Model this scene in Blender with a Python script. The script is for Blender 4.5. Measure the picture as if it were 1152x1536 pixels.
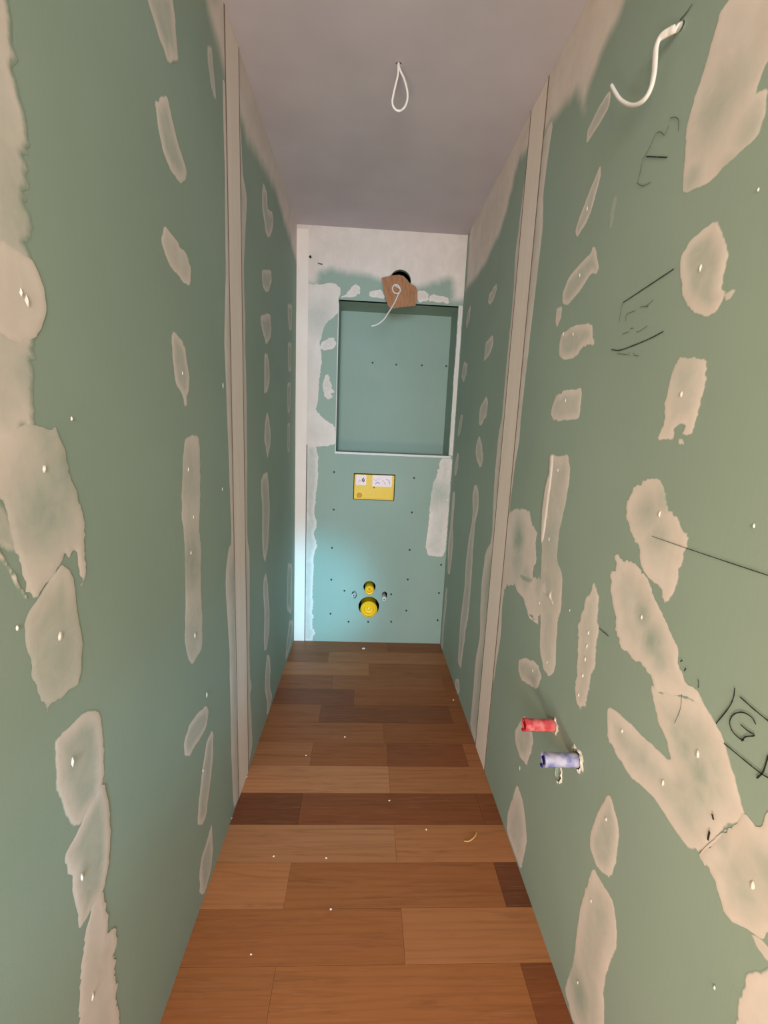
import bpy, bmesh, math, random
import numpy as np
from mathutils import Vector, Matrix
from mathutils.geometry import delaunay_2d_cdt

random.seed(7)
rng = np.random.default_rng(11)
for o in list(bpy.data.objects):
    bpy.data.objects.remove(o, do_unlink=True)
scene = bpy.context.scene
COL = scene.collection

# ------------------------------------------------------------------ camera
F_PX, PITCH, YAW, ROLL = 655.09, 0.174919, 0.047131, 0.042686
CX, CZ = -0.0510, 1.2628
D, H, W = 2.5132, 2.3208, 0.90            # back wall, ceiling height, room width (metres)
XL, XR = -W / 2, W / 2
FW = np.array([math.sin(YAW) * math.cos(PITCH), math.cos(YAW) * math.cos(PITCH), -math.sin(PITCH)])
R0 = np.array([math.cos(YAW), -math.sin(YAW), 0.0])
U0 = np.cross(R0, FW)
RT = R0 * math.cos(ROLL) + U0 * math.sin(ROLL)
UP = -R0 * math.sin(ROLL) + U0 * math.cos(ROLL)
CAM = np.array([CX, 0.0, CZ])
cd = bpy.data.cameras.new('camera')
cam = bpy.data.objects.new('camera', cd)
COL.objects.link(cam)
m = Matrix.Identity(4)
for i in range(3):
    m[i][0], m[i][1], m[i][2], m[i][3] = RT[i], UP[i], -FW[i], CAM[i]
cam.matrix_world = m
cd.sensor_fit = 'VERTICAL'
cd.sensor_height = 36.0
cd.lens = F_PX * 36.0 / 1536.0
cd.clip_start = 0.01
scene.camera = cam

# ------------------------------------------------------------------ light
world = bpy.data.worlds.new('world')
scene.world = world
world.use_nodes = True
bg = world.node_tree.nodes['Background']
bg.inputs[0].default_value = (1.0, 0.92, 0.85, 1)
bg.inputs[1].default_value = 0.3


def area(name, loc, target, sx, sy, power, col):
    l = bpy.data.lights.new(name, 'AREA')
    l.shape = 'RECTANGLE'
    l.size, l.size_y = sx, sy
    l.energy = power
    l.color = col
    o = bpy.data.objects.new(name, l)
    COL.objects.link(o)
    o.location = loc
    d = Vector(target) - Vector(loc)
    o.rotation_euler = d.to_track_quat('-Z', 'Y').to_euler()
    return o


# added unseen lights in the hall: cool fill, blue spot, two warm fills
area('cool_fill', (0.0, -3.6, 1.55), (0.0, 2.5, 1.2), 1.8, 1.6, 205, (0.38, 0.70, 1.0))  # added area fill for the cool daylight entering from behind
area('warm_fill', (-0.12, -0.80, 1.45), (0.12, 1.2, 1.0), 0.7, 0.9, 29, (1.0, 0.69, 0.43))  # added unseen fill that warms the near walls
area('low_warm_fill', (-0.38, -0.60, 0.30), (0.25, 1.3, 1.0), 0.30, 0.30, 11, (1.0, 0.84, 0.66))  # added low fill so the plug shadows rise up the wall
sp = bpy.data.lights.new('blue_spot_fill', 'SPOT')
sp.energy, sp.color, sp.spot_size, sp.spot_blend, sp.shadow_soft_size = 1250, (0.18, 0.68, 1.0), math.radians(9), 1.0, 0.10  # added spot that tints the lower left of the end wall blue
so = bpy.data.objects.new('blue_spot_fill', sp)
COL.objects.link(so)
so.location = (-0.12, -3.4, 1.5)
so.rotation_euler = (Vector((-0.34, 2.5, 0.30)) - so.location).to_track_quat('-Z', 'Y').to_euler()
vs = scene.view_settings
vs.view_transform = 'Standard'
vs.look = 'None'
vs.exposure = 0.12
vs.gamma = 1.0
vs.use_curve_mapping = False


# ------------------------------------------------------------------ helpers
def unproj(px, axis, val):
    d = FW + RT * (px[0] - 576) / F_PX + UP * (768 - px[1]) / F_PX
    t = (val - CAM[axis]) / d[axis]
    return CAM + t * d


class Plane:
    """A wall surface: (u, v) along it, h out of it into the room."""
    def __init__(s, axis, val, sign, ua, va):
        s.axis, s.val, s.sign, s.ua, s.va = axis, val, sign, ua, va

    def P(s, u, v, h=0.0):
        r = [0, 0, 0]
        r[s.axis] = s.val + s.sign * h
        r[s.ua] = u
        r[s.va] = v
        return Vector(r)

    def uv(s, px):
        w = unproj(px, s.axis, s.val)
        return (float(w[s.ua]), float(w[s.va]))


LEFT = Plane(0, XL, 1, 1, 2)
RIGHT = Plane(0, XR, -1, 1, 2)
BACK = Plane(1, D, -1, 0, 2)
CEIL = Plane(2, H, -1, 0, 1)
ND = 0.215
NBACK = Plane(1, D + ND, -1, 0, 2)

# views: x offset, y offset, scale of the picture regions the outlines were measured in
V = dict(P=(0, 0, 1.0), C3=(0, 0, 2.5043), C4=(0, 500, 2.5043), C5=(0, 1000, 2.5043), C6=(690, 0, 2.4935),
         C7=(640, 500, 2.25), C8=(640, 1000, 2.25), F1=(320, 240, 5.486), F2=(320, 500, 5.486),
         F3=(320, 760, 5.486), F4=(660, 330, 5.12), F5=(640, 620, 5.12), F6=(640, 880, 5.12),
         N1=(0, 0, 4.515), N2=(0, 320, 4.267), N3=(0, 600, 4.267), N4=(900, 800, 4.571),
         N5=(900, 1000, 4.571), N6=(900, 1200, 4.571), B1=(420, 320, 3.6), B2=(420, 640, 3.6),
         T7=(280, 0, 5.76), T8=(680, 0, 4.114), K=(520, 390, 8.23), Y=(510, 690, 10.47),
         Q=(510, 850, 12.8), G=(900, 360, 7.68), A=(900, 0, 4.571), W=(220, 940, 1.8))


def px(view, x, y):
    a, b, s = V[view]
    return (a + x / s, b + y / s)


def link(name, me, mat=None, parent=None):
    o = bpy.data.objects.new(name, me)
    COL.objects.link(o)
    if mat and not me.materials:
        me.materials.append(mat)
    if parent:
        o.parent = parent
    return o


def tag(o, label, cat, group=None, kind=None):
    o['label'] = label
    o['category'] = cat
    if group:
        o['group'] = group
    if kind:
        o['kind'] = kind
    return o


def from_bm(name, bm, mat, parent=None, smooth=False):
    bmesh.ops.recalc_face_normals(bm, faces=bm.faces)
    me = bpy.data.meshes.new(name)
    bm.to_mesh(me)
    bm.free()
    if smooth:
        me.polygons.foreach_set('use_smooth', [True] * len(me.polygons))
    return link(name, me, mat, parent)


def box_bm(bm, lo, hi):
    r = bmesh.ops.create_cube(bm, size=1.0)
    for v in r['verts']:
        v.co = Vector([lo[i] + (v.co[i] + 0.5) * (hi[i] - lo[i]) for i in range(3)])
    return r['verts']


def box(name, lo, hi, mat, parent=None, bevel=0.0):
    bm = bmesh.new()
    box_bm(bm, lo, hi)
    if bevel:
        bmesh.ops.bevel(bm, geom=bm.edges[:], offset=bevel, segments=2, affect='EDGES', profile=0.5)
    return from_bm(name, bm, mat, parent)


def board(name, pl, rect, holes, thick, mat, parent):
    """A flat board on a plane with real holes through it."""
    loops = [[(rect[0], rect[1]), (rect[2], rect[1]), (rect[2], rect[3]), (rect[0], rect[3])]] + holes
    pts, edges = [], []
    for lp in loops:
        n0 = len(pts)
        pts += [Vector(q) for q in lp]
        edges += [(n0 + i, n0 + (i + 1) % len(lp)) for i in range(len(lp))]
    r = delaunay_2d_cdt(pts, edges, [], 0, 1e-6)
    co = r[0]

    def in_hole(f):
        x, y = sum(co[i][0] for i in f) / len(f), sum(co[i][1] for i in f) / len(f)
        for lp in holes:
            ins = False
            for k in range(len(lp)):
                (xa, ya), (xb, yb) = lp[k], lp[(k + 1) % len(lp)]
                if (ya > y) != (yb > y) and x < (xb - xa) * (y - ya) / (yb - ya) + xa:
                    ins = not ins
            if ins:
                return True
        return False
    fc = [f for f in r[2] if not in_hole(f)]
    bm = bmesh.new()
    a = [bm.verts.new(pl.P(q[0], q[1], 0)) for q in co]
    b = [bm.verts.new(pl.P(q[0], q[1], -thick)) for q in co]
    cnt = {}
    for f in fc:
        bm.faces.new([a[i] for i in f])
        bm.faces.new([b[i] for i in reversed(f)])
        for i in range(len(f)):
            e = (f[i], f[(i + 1) % len(f)])
            k = tuple(sorted(e))
            cnt.setdefault(k, []).append(e)
    for k, es in cnt.items():
        if len(es) == 1:
            i, j = es[0]
            bm.faces.new([a[j], a[i], b[i], b[j]])
    return from_bm(name, bm, mat, parent)


def circle(c, r, n=32, jit=0.0, ry=None):
    ry = ry or r
    return [(c[0] + (r + random.uniform(-jit, jit)) * math.cos(2 * math.pi * i / n),
             c[1] + (ry + random.uniform(-jit, jit)) * math.sin(2 * math.pi * i / n)) for i in range(n)]


def catmull(pts, n=10):
    pts = [Vector(q) for q in pts]
    P = [2 * pts[0] - pts[1]] + pts + [2 * pts[-1] - pts[-2]]
    out = []
    for i in range(1, len(P) - 2):
        for k in range(n):
            t = k / n
            out.append(0.5 * ((2 * P[i]) + (-P[i - 1] + P[i + 1]) * t
                              + (2 * P[i - 1] - 5 * P[i] + 4 * P[i + 1] - P[i + 2]) * t * t
                              + (-P[i - 1] + 3 * P[i] - 3 * P[i + 1] + P[i + 2]) * t ** 3))
    out.append(pts[-1])
    return out


def tube(name, path, rad, mat, parent=None, seg=12, flat=None, axis=None):
    """Sweep a circle (or an ellipse, width 'flat' across 'axis') along a path."""
    bm = bmesh.new()
    rings = []
    nrm = None
    N = len(path)
    for i, q in enumerate(path):
        t = (path[min(i + 1, N - 1)] - path[max(i - 1, 0)]).normalized()
        if axis is not None:
            nrm = Vector(axis)
        elif nrm is None:
            nrm = t.orthogonal()
        nrm = (nrm - t * nrm.dot(t)).normalized()
        bn = t.cross(nrm)
        f = i / (N - 1)
        ra = rad(f) if callable(rad) else rad
        rb = (flat(f) if callable(flat) else flat) if flat is not None else ra
        rings.append([bm.verts.new(q + nrm * ra * math.cos(2 * math.pi * k / seg)
                                   + bn * rb * math.sin(2 * math.pi * k / seg)) for k in range(seg)])
    for i in range(N - 1):
        for k in range(seg):
            k2 = (k + 1) % seg
            bm.faces.new([rings[i][k], rings[i][k2], rings[i + 1][k2], rings[i + 1][k]])
    bm.faces.new(rings[0])
    bm.faces.new(rings[-1])
    return from_bm(name, bm, mat, parent, True)


def lathe(name, prof, base, axis, mat, parent=None, seg=32, smooth=True):
    """Revolve (radius, height) pairs around an axis leaving 'base'."""
    axis = Vector(axis).normalized()
    n = axis.orthogonal().normalized()
    b = axis.cross(n)
    bm = bmesh.new()
    rings = []
    for r, h in prof:
        c = Vector(base) + axis * h
        if r < 1e-6:
            rings.append([bm.verts.new(c)])
        else:
            rings.append([bm.verts.new(c + n * r * math.cos(2 * math.pi * k / seg)
                                       + b * r * math.sin(2 * math.pi * k / seg)) for k in range(seg)])
    for A_, B_ in zip(rings, rings[1:]):
        for k in range(seg):
            k2 = (k + 1) % seg
            if len(A_) == 1 and len(B_) > 1:
                bm.faces.new([A_[0], B_[k], B_[k2]])
            elif len(B_) == 1 and len(A_) > 1:
                bm.faces.new([A_[k], A_[k2], B_[0]])
            elif len(A_) > 1:
                bm.faces.new([A_[k], A_[k2], B_[k2], B_[k]])
    o = from_bm(name, bm, mat, parent)
    if smooth:
        me = o.data
        me.polygons.foreach_set('use_smooth', [True] * len(me.polygons))
        me.set_sharp_from_angle(angle=math.radians(35))
    return o


# ------------------------------------------------------------------ materials
def srgb(r, g, b):
    def f(c):
        c /= 255.0
        return c / 12.92 if c <= 0.04045 else ((c + 0.055) / 1.055) ** 2.4
    return (f(r), f(g), f(b), 1.0)


class NB:
    def __init__(s, name):
        s.m = bpy.data.materials.new(name)
        s.m.use_nodes = True
        s.t = s.m.node_tree
        s.b = s.t.nodes['Principled BSDF']

    def n(s, typ, **kw):
        x = s.t.nodes.new(typ)
        for k, v in kw.items():
            setattr(x, k, v)
        return x

    def l(s, a, b):
        s.t.links.new(a, b)

    def val(s, sock, v):
        if hasattr(v, 'is_output'):
            s.l(v, sock)
        else:
            sock.default_value = v

    def math(s, op, a, b=0.0, c=None, clamp=False):
        x = s.n('ShaderNodeMath', operation=op, use_clamp=clamp)
        s.val(x.inputs[0], a)
        s.val(x.inputs[1], b)
        if c is not None:
            s.val(x.inputs[2], c)
        return x.outputs[0]

    def mix(s, f, a, b, blend='MIX'):
        x = s.n('ShaderNodeMix', data_type='RGBA', blend_type=blend)
        s.val(x.inputs[0], f)
        s.val(x.inputs[6], a)
        s.val(x.inputs[7], b)
        return x.outputs[2]

    def pos(s, scale=(1, 1, 1), offset=None):
        g = s.n('ShaderNodeNewGeometry')
        mp = s.n('ShaderNodeMapping')
        mp.inputs['Scale'].default_value = scale
        s.l(g.outputs['Position'], mp.inputs['Vector'])
        if offset is not None:
            s.l(offset, mp.inputs['Location'])
        return mp.outputs[0]

    def noise(s, vec, scale, detail=3.0, rough=0.5, dist=0.0):
        x = s.n('ShaderNodeTexNoise')
        s.l(vec, x.inputs['Vector'])
        x.inputs['Scale'].default_value = scale
        x.inputs['Detail'].default_value = detail
        x.inputs['Roughness'].default_value = rough
        x.inputs['Distortion'].default_value = dist
        return x.outputs[0]

    def ramp(s, v, a, b, lo=0.0, hi=1.0, smooth=True):
        x = s.n('ShaderNodeMapRange', interpolation_type='SMOOTHSTEP' if smooth else 'LINEAR')
        s.val(x.inputs[0], v)
        s.val(x.inputs[1], a)
        s.val(x.inputs[2], b)
        s.val(x.inputs[3], lo)
        s.val(x.inputs[4], hi)
        return x.outputs[0]

    def attr(s, name):
        return s.n('ShaderNodeAttribute', attribute_name=name).outputs['Fac']

    def bump(s, h, strength=0.3, dist=0.002):
        x = s.n('ShaderNodeBump')
        x.inputs['Strength'].default_value = strength
        x.inputs['Distance'].default_value = dist
        s.l(h, x.inputs['Height'])
        s.l(x.outputs[0], s.b.inputs['Normal'])

    def set(s, col=None, rough=None, spec=None, metal=None):
        if col is not None:
            s.val(s.b.inputs['Base Color'], col)
        if rough is not None:
            s.val(s.b.inputs['Roughness'], rough)
        if spec is not None:
            s.b.inputs['Specular IOR Level'].default_value = spec
        if metal is not None:
            s.b.inputs['Metallic'].default_value = metal
        return s.m


GREEN = srgb(154, 172, 159)
GREEN_D = srgb(148, 166, 153)
PLAST = srgb(234, 221, 213)
PLAST_D = srgb(224, 210, 201)


def green_col(nb):
    big = nb.noise(nb.pos(), 2.2, 3)
    fib = nb.noise(nb.pos((260, 260, 9)), 1.0, 2)
    c = nb.mix(nb.ramp(big, 0.3, 0.7), GREEN_D, GREEN)
    return nb.mix(nb.math('MULTIPLY', nb.ramp(fib, 0.35, 0.75), 0.10), c, srgb(165, 186, 171))


def plaster_col(nb):
    a = nb.noise(nb.pos(), 9.0, 5, 0.6, 0.6)
    b = nb.noise(nb.pos((30, 30, 6)), 1.0, 4, 0.6, 0.8)
    c = nb.mix(nb.ramp(a, 0.35, 0.7), PLAST_D, PLAST)
    return nb.mix(nb.math('MULTIPLY', nb.ramp(b, 0.4, 0.75), 0.30), c, srgb(238, 228, 222))


nb = NB('green_board')
gc = green_col(nb)
nb.bump(nb.noise(nb.pos(), 300, 2), 0.08, 0.001)
M_GREEN = nb.set(gc, 0.72, 0.25)

nb = NB('filler')                       # smeared filler: thin where 'thin' is high, feathered over 'soft' at the rim
d, soft, thin = nb.attr('d'), nb.attr('soft'), nb.attr('thin')
fine = nb.noise(nb.pos(), 190, 3, 0.6)
mid = nb.noise(nb.pos(), 34, 4, 0.6, 0.8)
brush = nb.noise(nb.pos((70, 70, 14)), 1.0, 4, 0.65, 0.5)
wob = nb.math('ADD', nb.math('MULTIPLY', nb.math('SUBTRACT', fine, 0.5), 0.4),
              nb.math('MULTIPLY', nb.math('SUBTRACT', brush, 0.5), 0.8))
dd = nb.math('ADD', d, nb.math('MULTIPLY', wob, nb.math('MINIMUM', soft, 0.014)))
edge = nb.ramp(dd, nb.math('MULTIPLY', soft, -0.05), nb.math('MULTIPLY', soft, 0.75))
edge = nb.math('MAXIMUM', edge, nb.math('MULTIPLY', nb.attr('over'), 0.92))
tn = nb.math('MULTIPLY', thin, nb.ramp(mid, 0.25, 0.75, 0.80, 1.12), clamp=True)
cov = nb.math('MULTIPLY', edge, nb.math('SUBTRACT', 1.0, tn))
cc = nb.mix(cov, green_col(nb), plaster_col(nb))
nb.bump(nb.math('ADD', nb.math('MULTIPLY', mid, 0.8), nb.math('MULTIPLY', brush, 0.6)), 0.10, 0.002)
M_FILL = nb.set(cc, 0.8, 0.2)

nb = NB('joint_tape')
M_TAPE = nb.set(nb.mix(nb.ramp(nb.noise(nb.pos((8, 90, 4)), 1.0, 4), 0.3, 0.75), srgb(240, 224, 212), srgb(246, 232, 222)), 0.8, 0.2)

nb = NB('tape_gap_shade')
M_TSHADE = nb.set(srgb(118, 102, 94), 0.9, 0.1)  # brown grey stands in for the shadow gap beside the tape

nb = NB('white_filler')
M_DOT = nb.set(srgb(240, 234, 226), 0.7, 0.2)

nb = NB('ceiling_plaster')
nb.bump(nb.noise(nb.pos(), 120, 3), 0.06, 0.001)
M_CEIL = nb.set(nb.mix(nb.ramp(nb.noise(nb.pos(), 3.0, 4), 0.3, 0.7), srgb(194, 186, 194), srgb(203, 195, 203)), 0.85, 0.15)

nb = NB('wood_plank')
oi = nb.n('ShaderNodeObjectInfo')
off = nb.n('ShaderNodeCombineXYZ')
nb.l(nb.math('MULTIPLY', oi.outputs['Random'], 37.0), off.inputs[0])
nb.l(nb.math('MULTIPLY', oi.outputs['Random'], 91.0), off.inputs[1])
v1 = nb.pos((3.2, 46, 1), off.outputs[0])
v2 = nb.pos((9, 300, 1), off.outputs[0])
v3 = nb.pos((1.1, 5.5, 1), off.outputs[0])
g1 = nb.noise(v1, 1.0, 5, 0.6, 1.3)
g2 = nb.noise(v2, 1.0, 3, 0.6, 0.3)
g3 = nb.noise(v3, 1.0, 3, 0.5, 0.6)
wv = nb.n('ShaderNodeTexWave', wave_type='BANDS', bands_direction='Y')
nb.l(v1, wv.inputs['Vector'])
wv.inputs['Scale'].default_value = 0.35
wv.inputs['Distortion'].default_value = 9.0
wv.inputs['Detail'].default_value = 3.0
base = oi.outputs['Color']
dark = nb.mix(0.55, base, srgb(70, 36, 18))
c = nb.mix(nb.ramp(g1, 0.44, 0.74, 0.0, 0.60), base, dark)
c = nb.mix(nb.ramp(wv.outputs[0], 0.60, 1.0, 0.0, 0.22), c, dark)
c = nb.mix(nb.ramp(g2, 0.50, 0.80, 0.0, 0.42), c, srgb(176, 126, 92))
c = nb.mix(nb.ramp(g3, 0.4, 0.7, 0.0, 0.22), c, srgb(150, 84, 48))
nb.bump(nb.math('ADD', g2, nb.math('MULTIPLY', g1, 0.6)), 0.12, 0.001)
M_WOOD = nb.set(c, nb.ramp(g1, 0.3, 0.8, 0.40, 0.56), 0.42)

nb = NB('subfloor')
M_SUB = nb.set(srgb(34, 22, 16), 0.9, 0.1)
nb = NB('raw_concrete')
M_RAW = nb.set(nb.mix(nb.noise(nb.pos(), 6.0), srgb(120, 116, 110), srgb(150, 145, 138)), 0.9, 0.1)
nb = NB('cavity')
M_CAV = nb.set(srgb(30, 26, 24), 0.95, 0.05)
nb = NB('hall_paint')
M_HALL = nb.set(nb.mix(nb.noise(nb.pos(), 2.0), srgb(205, 200, 192), srgb(215, 210, 202)), 0.85, 0.1)
nb = NB('hall_tile')
M_TILE = nb.set(nb.mix(nb.noise(nb.pos(), 2.0), srgb(214, 186, 150), srgb(224, 196, 160)), 0.7, 0.2)
nb = NB('cable_sheath')
M_CABLE = nb.set(nb.mix(nb.noise(nb.pos(), 60), srgb(226, 218, 210), srgb(238, 232, 225)), 0.5, 0.35)
nb = NB('cardboard')
M_CARD = nb.set(nb.mix(nb.ramp(nb.noise(nb.pos((140, 20, 20)), 1.0, 3), 0.3, 0.7), srgb(164, 116, 84), srgb(182, 134, 100)), 0.85, 0.1)
nb = NB('yellow_plastic')
M_YEL = nb.set(nb.mix(nb.noise(nb.pos(), 40), srgb(236, 188, 40), srgb(244, 204, 62)), 0.45, 0.4)
nb = NB('amber_plastic')
M_AMB = nb.set(nb.mix(nb.noise(nb.pos(), 30), srgb(240, 180, 12), srgb(250, 204, 30)), 0.32, 0.5)
nb.b.inputs['Subsurface Weight'].default_value = 0.15
nb.b.inputs['Subsurface Scale'].default_value = 0.01
nb = NB('ochre_plastic')
M_PAMB = nb.set(srgb(206, 150, 40), 0.5, 0.3)
nb = NB('label_paper')
M_LAB = nb.set(srgb(250, 232, 230), 0.6, 0.3)
nb = NB('print_dark')
M_PDK = nb.set(srgb(96, 72, 58), 0.6, 0.3)
nb = NB('print_pink')
M_PPK = nb.set(srgb(226, 150, 186), 0.6, 0.3)
nb = NB('print_blue')
M_PBL = nb.set(srgb(150, 180, 226), 0.6, 0.3)
nb = NB('dusty_red_plastic')
du = nb.ramp(nb.noise(nb.pos(), 45, 4), 0.38, 0.70, 0.08, 0.62)
M_RED = nb.set(nb.mix(du, srgb(196, 30, 46), srgb(226, 160, 158)), 0.5, 0.35)
nb = NB('dusty_blue_plastic')
du = nb.ramp(nb.noise(nb.pos(), 45, 4), 0.32, 0.66, 0.20, 0.80)
M_BLUE = nb.set(nb.mix(du, srgb(70, 84, 160), srgb(206, 200, 212)), 0.5, 0.35)
nb = NB('deep_red')
M_RED2 = nb.set(srgb(170, 12, 26), 0.5, 0.3)
nb = NB('deep_blue')
M_BLUE2 = nb.set(srgb(26, 34, 110), 0.5, 0.3)
nb = NB('zinc_steel')
M_STEEL = nb.set(nb.mix(nb.noise(nb.pos(), 80), srgb(120, 132, 138), srgb(168, 176, 180)), 0.4, 0.5, 0.7)
nb = NB('screw_black')
M_SCREW = nb.set(srgb(46, 52, 54), 0.5, 0.4, 0.3)
nb = NB('white_plastic')
M_WPL = nb.set(srgb(232, 230, 228), 0.45, 0.4)
nb = NB('bead_metal')
M_BEAD = nb.set(nb.mix(nb.noise(nb.pos(), 30), srgb(212, 206, 204), srgb(232, 228, 226)), 0.55, 0.4)
nb = NB('pencil')
M_PEN = nb.set(srgb(46, 50, 42), 0.7, 0.2)
nb = NB('faint_pencil')
M_PEN2 = nb.set(srgb(96, 106, 94), 0.7, 0.2)
nb = NB('shaving')
M_SHAV = nb.set(nb.mix(nb.noise(nb.pos(), 200), srgb(214, 160, 84), srgb(240, 196, 120)), 0.7, 0.2)
nb = NB('torn_paper')
M_TORN = nb.set(nb.mix(nb.noise(nb.pos(), 120), srgb(214, 208, 190), srgb(240, 236, 222)), 0.9, 0.1)

# ------------------------------------------------------------------ room shell
BACKY = D + 0.30
FRONT = -0.16
# floor
floor = tag(box('floor', (XL - 0.02, FRONT - 0.1, -0.06), (XR + 0.02, D + 0.02, -0.0085), M_SUB),
            'reddish brown wood strip floor of the narrow room', 'floor', kind='structure')
PL = {'x': (186, 130, 88), 'l': (176, 117, 74), 'm': (162, 102, 58), 'k': (150, 90, 48), 'd': (130, 74, 40), 'e': (110, 62, 35)}
ROWH, ROW0 = 0.1285, 1.2332
rows = {-4: ('mmd', [335, 1035], 1000), -3: ('ml', [693], 840), -2: ('lme', [380, 955], 700), -1: ('xl', [672], 590),
        0: ('edd', [415, 900], 490), 1: ('xl', [655], 412), 2: ('lkdm', [445, 650, 860], 345), 3: ('mk', [640], 287),
        4: ('mdk', [468, 820], 235), 5: ('dk', [560], 191), 6: ('kmk', [500, 800], 153), 7: ('lm', [600], 118),
        8: ('kl', [490], 85), 9: ('mk', [650], 58)}
bm = bmesh.new()
box_bm(bm, (0, 0, -0.008), (1, 1, 0))
plank_me = bpy.data.meshes.new('floor_plank')
bm.to_mesh(plank_me)
bm.free()
plank_me.materials.append(M_WOOD)
for k in range(-11, 11):
    y0, y1 = ROW0 + k * ROWH, min(ROW0 + (k + 1) * ROWH, D + 0.005)
    if y0 >= D:
        break
    if k in rows:
        tones, js, cy = rows[k]
        xs = [float(unproj(px('W', j, cy), 2, 0.0)[0]) for j in js]
    else:
        xs = sorted(random.uniform(-0.3, 0.3) for _ in range(1))
        tones = random.choice(['lm', 'mk', 'kd', 'ml', 'xl'])
    xs = [XL - 0.008] + xs + [XR + 0.008]
    for i in range(len(xs) - 1):
        o = link('floor_plank', plank_me, None, floor)
        o.location = (xs[i] + 0.0003, y0 + 0.0005, random.uniform(-0.0003, 0.0))
        o.scale = (xs[i + 1] - xs[i] - 0.0006, y1 - y0 - 0.001, 1)
        t = PL[tones[i % len(tones)]]
        j = random.uniform(0.96, 1.04)
        c = srgb(t[0] * j * 0.96, t[1] * j * 0.95, t[2] * j * 0.95)
        o.color = c

# ceiling with the hole the lamp cable comes through
ch = CEIL.uv((598, 95))
ceiling = tag(board('ceiling', CEIL, (XL - 0.02, FRONT - 0.02, XR + 0.02, D + 0.01), [circle((ch[0], ch[1] + 0.002), 0.009, 14, 0.001)],
                    0.0125, M_CEIL, None), 'smooth greyish plaster ceiling with a lamp cable', 'ceiling', kind='structure')
box('ceiling_slab', (XL - 0.02, FRONT - 0.1, H + 0.06), (XR + 0.02, BACKY, H + 0.1), M_CAV, ceiling)

# side walls: a backing slab each, two boards in front of it
wall_left = tag(box('wall_left', (XL - 0.14, FRONT - 0.1, -0.06), (XL - 0.06, BACKY, H + 0.06), M_RAW),
                'left wall of green plasterboard with filler patches and joint tape', 'wall', kind='structure')
wall_right = tag(box('wall_right', (XR + 0.06, FRONT - 0.1, -0.06), (XR + 0.14, BACKY, H + 0.06), M_CAV),
                 'right wall of green plasterboard with pencil marks and pipe plugs', 'wall', kind='structure')
for u0, u1 in ((FRONT, 1.395), (1.397, D + 0.012)):
    board('drywall_board', LEFT, (u0, -0.008, u1, H), [], 0.025, M_GREEN, wall_left)
RED, BLUE = (0.975, 0.557), (0.855, 0.557)
cabR = RIGHT.uv((1022, 39))
board('drywall_board', RIGHT, (FRONT, -0.008, 1.535, H),
      [circle(RED, 0.017, 20, 0.001), circle((BLUE[0], BLUE[1] + 0.004), 0.021, 20, 0.0025, 0.022),
       circle(RIGHT.uv((839, 1161)), 0.014, 14, 0.002, 0.020), circle(cabR, 0.008, 12, 0.001)], 0.025, M_GREEN, wall_right)
board('drywall_board', RIGHT, (1.537, -0.008, D + 0.012, H), [], 0.025, M_GREEN, wall_right)

# back wall: cavity slab, boards around the niche, niche lining
wall_back = tag(box('wall_back', (XL - 0.06, BACKY, -0.06), (XR + 0.06, BACKY + 0.08, H + 0.06), M_CAV),
                'end wall of green plasterboard with a recessed niche', 'wall', kind='structure')
NX0, NX1, NZ0, NZ1 = -0.222, 0.428, 1.157, 1.966
BOXR = (-0.111, 0.890, 0.119, 1.034)
DRAIN, INLET = (0.0, 0.232), (-0.001, 0.357)
RODL, RODR = (-0.0905, 0.306), (0.0905, 0.304)
bx = [(BOXR[0] - 0.004, BOXR[1] - 0.004), (BOXR[2] + 0.005, BOXR[1] - 0.004), (BOXR[2] + 0.005, BOXR[3] + 0.005), (BOXR[0] - 0.004, BOXR[3] + 0.005)]
board('drywall_board', BACK, (XL, -0.008, XR, NZ0), [bx, circle(DRAIN, 0.063, 40, 0.0005), circle(INLET, 0.037, 30, 0.0005),
      circle(RODL, 0.016, 18, 0.001, 0.024), circle((RODR[0] + .002, RODR[1] + .004), 0.016, 18, 0.001, 0.022)], 0.025, M_GREEN, wall_back)
board('drywall_board', BACK, (XL, NZ0, NX0, NZ1), [], 0.025, M_GREEN, wall_back)
board('drywall_board', BACK, (NX1, NZ0, XR, NZ1), [], 0.025, M_GREEN, wall_back)
HOLE = BACK.uv(px('K', 662, 262))
board('drywall_board', BACK, (XL, NZ1, XR, H), [circle(HOLE, 0.0575, 36, 0.001)], 0.025, M_GREEN, wall_back)
board('niche_panel', NBACK, (NX0 - 0.012, NZ0 - 0.012, NX1 + 0.012, NZ1 + 0.012), [], 0.0125, M_GREEN, wall_back)
box('niche_panel', (NX0 - 0.0125, D + 0.002, NZ0), (NX0, D + ND, NZ1), M_GREEN, wall_back)
box('niche_panel', (NX1, D + 0.002, NZ0), (NX1 + 0.0125, D + ND, NZ1), M_GREEN, wall_back)
box('niche_panel', (NX0, D + 0.002, NZ1), (NX1, D + ND, NZ1 + 0.0125), M_GREEN, wall_back)
box('niche_panel', (NX0, D + 0.002, NZ0 - 0.0125), (NX1, D + ND, NZ0), M_GREEN, wall_back)
# metal corner bead around the niche mouth
for lo, hi in (((NX0 - 0.004, D - 0.003, NZ0 - 0.012), (NX0 + 0.001, D + 0.004, NZ1 - 0.02)),
               ((NX0 - 0.004, D - 0.004, NZ0 - 0.011), (NX1 + 0.01, D + 0.006, NZ0 + 0.001)),
               ((NX1 - 0.001, D - 0.0025, NZ0), (NX1 + 0.003, D + 0.02, NZ1))):
    b_ = box('corner_bead', lo, hi, M_BEAD, wall_back, 0.0012)
    b_['label'] = 'whitish corner bead along the niche edge'

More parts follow.
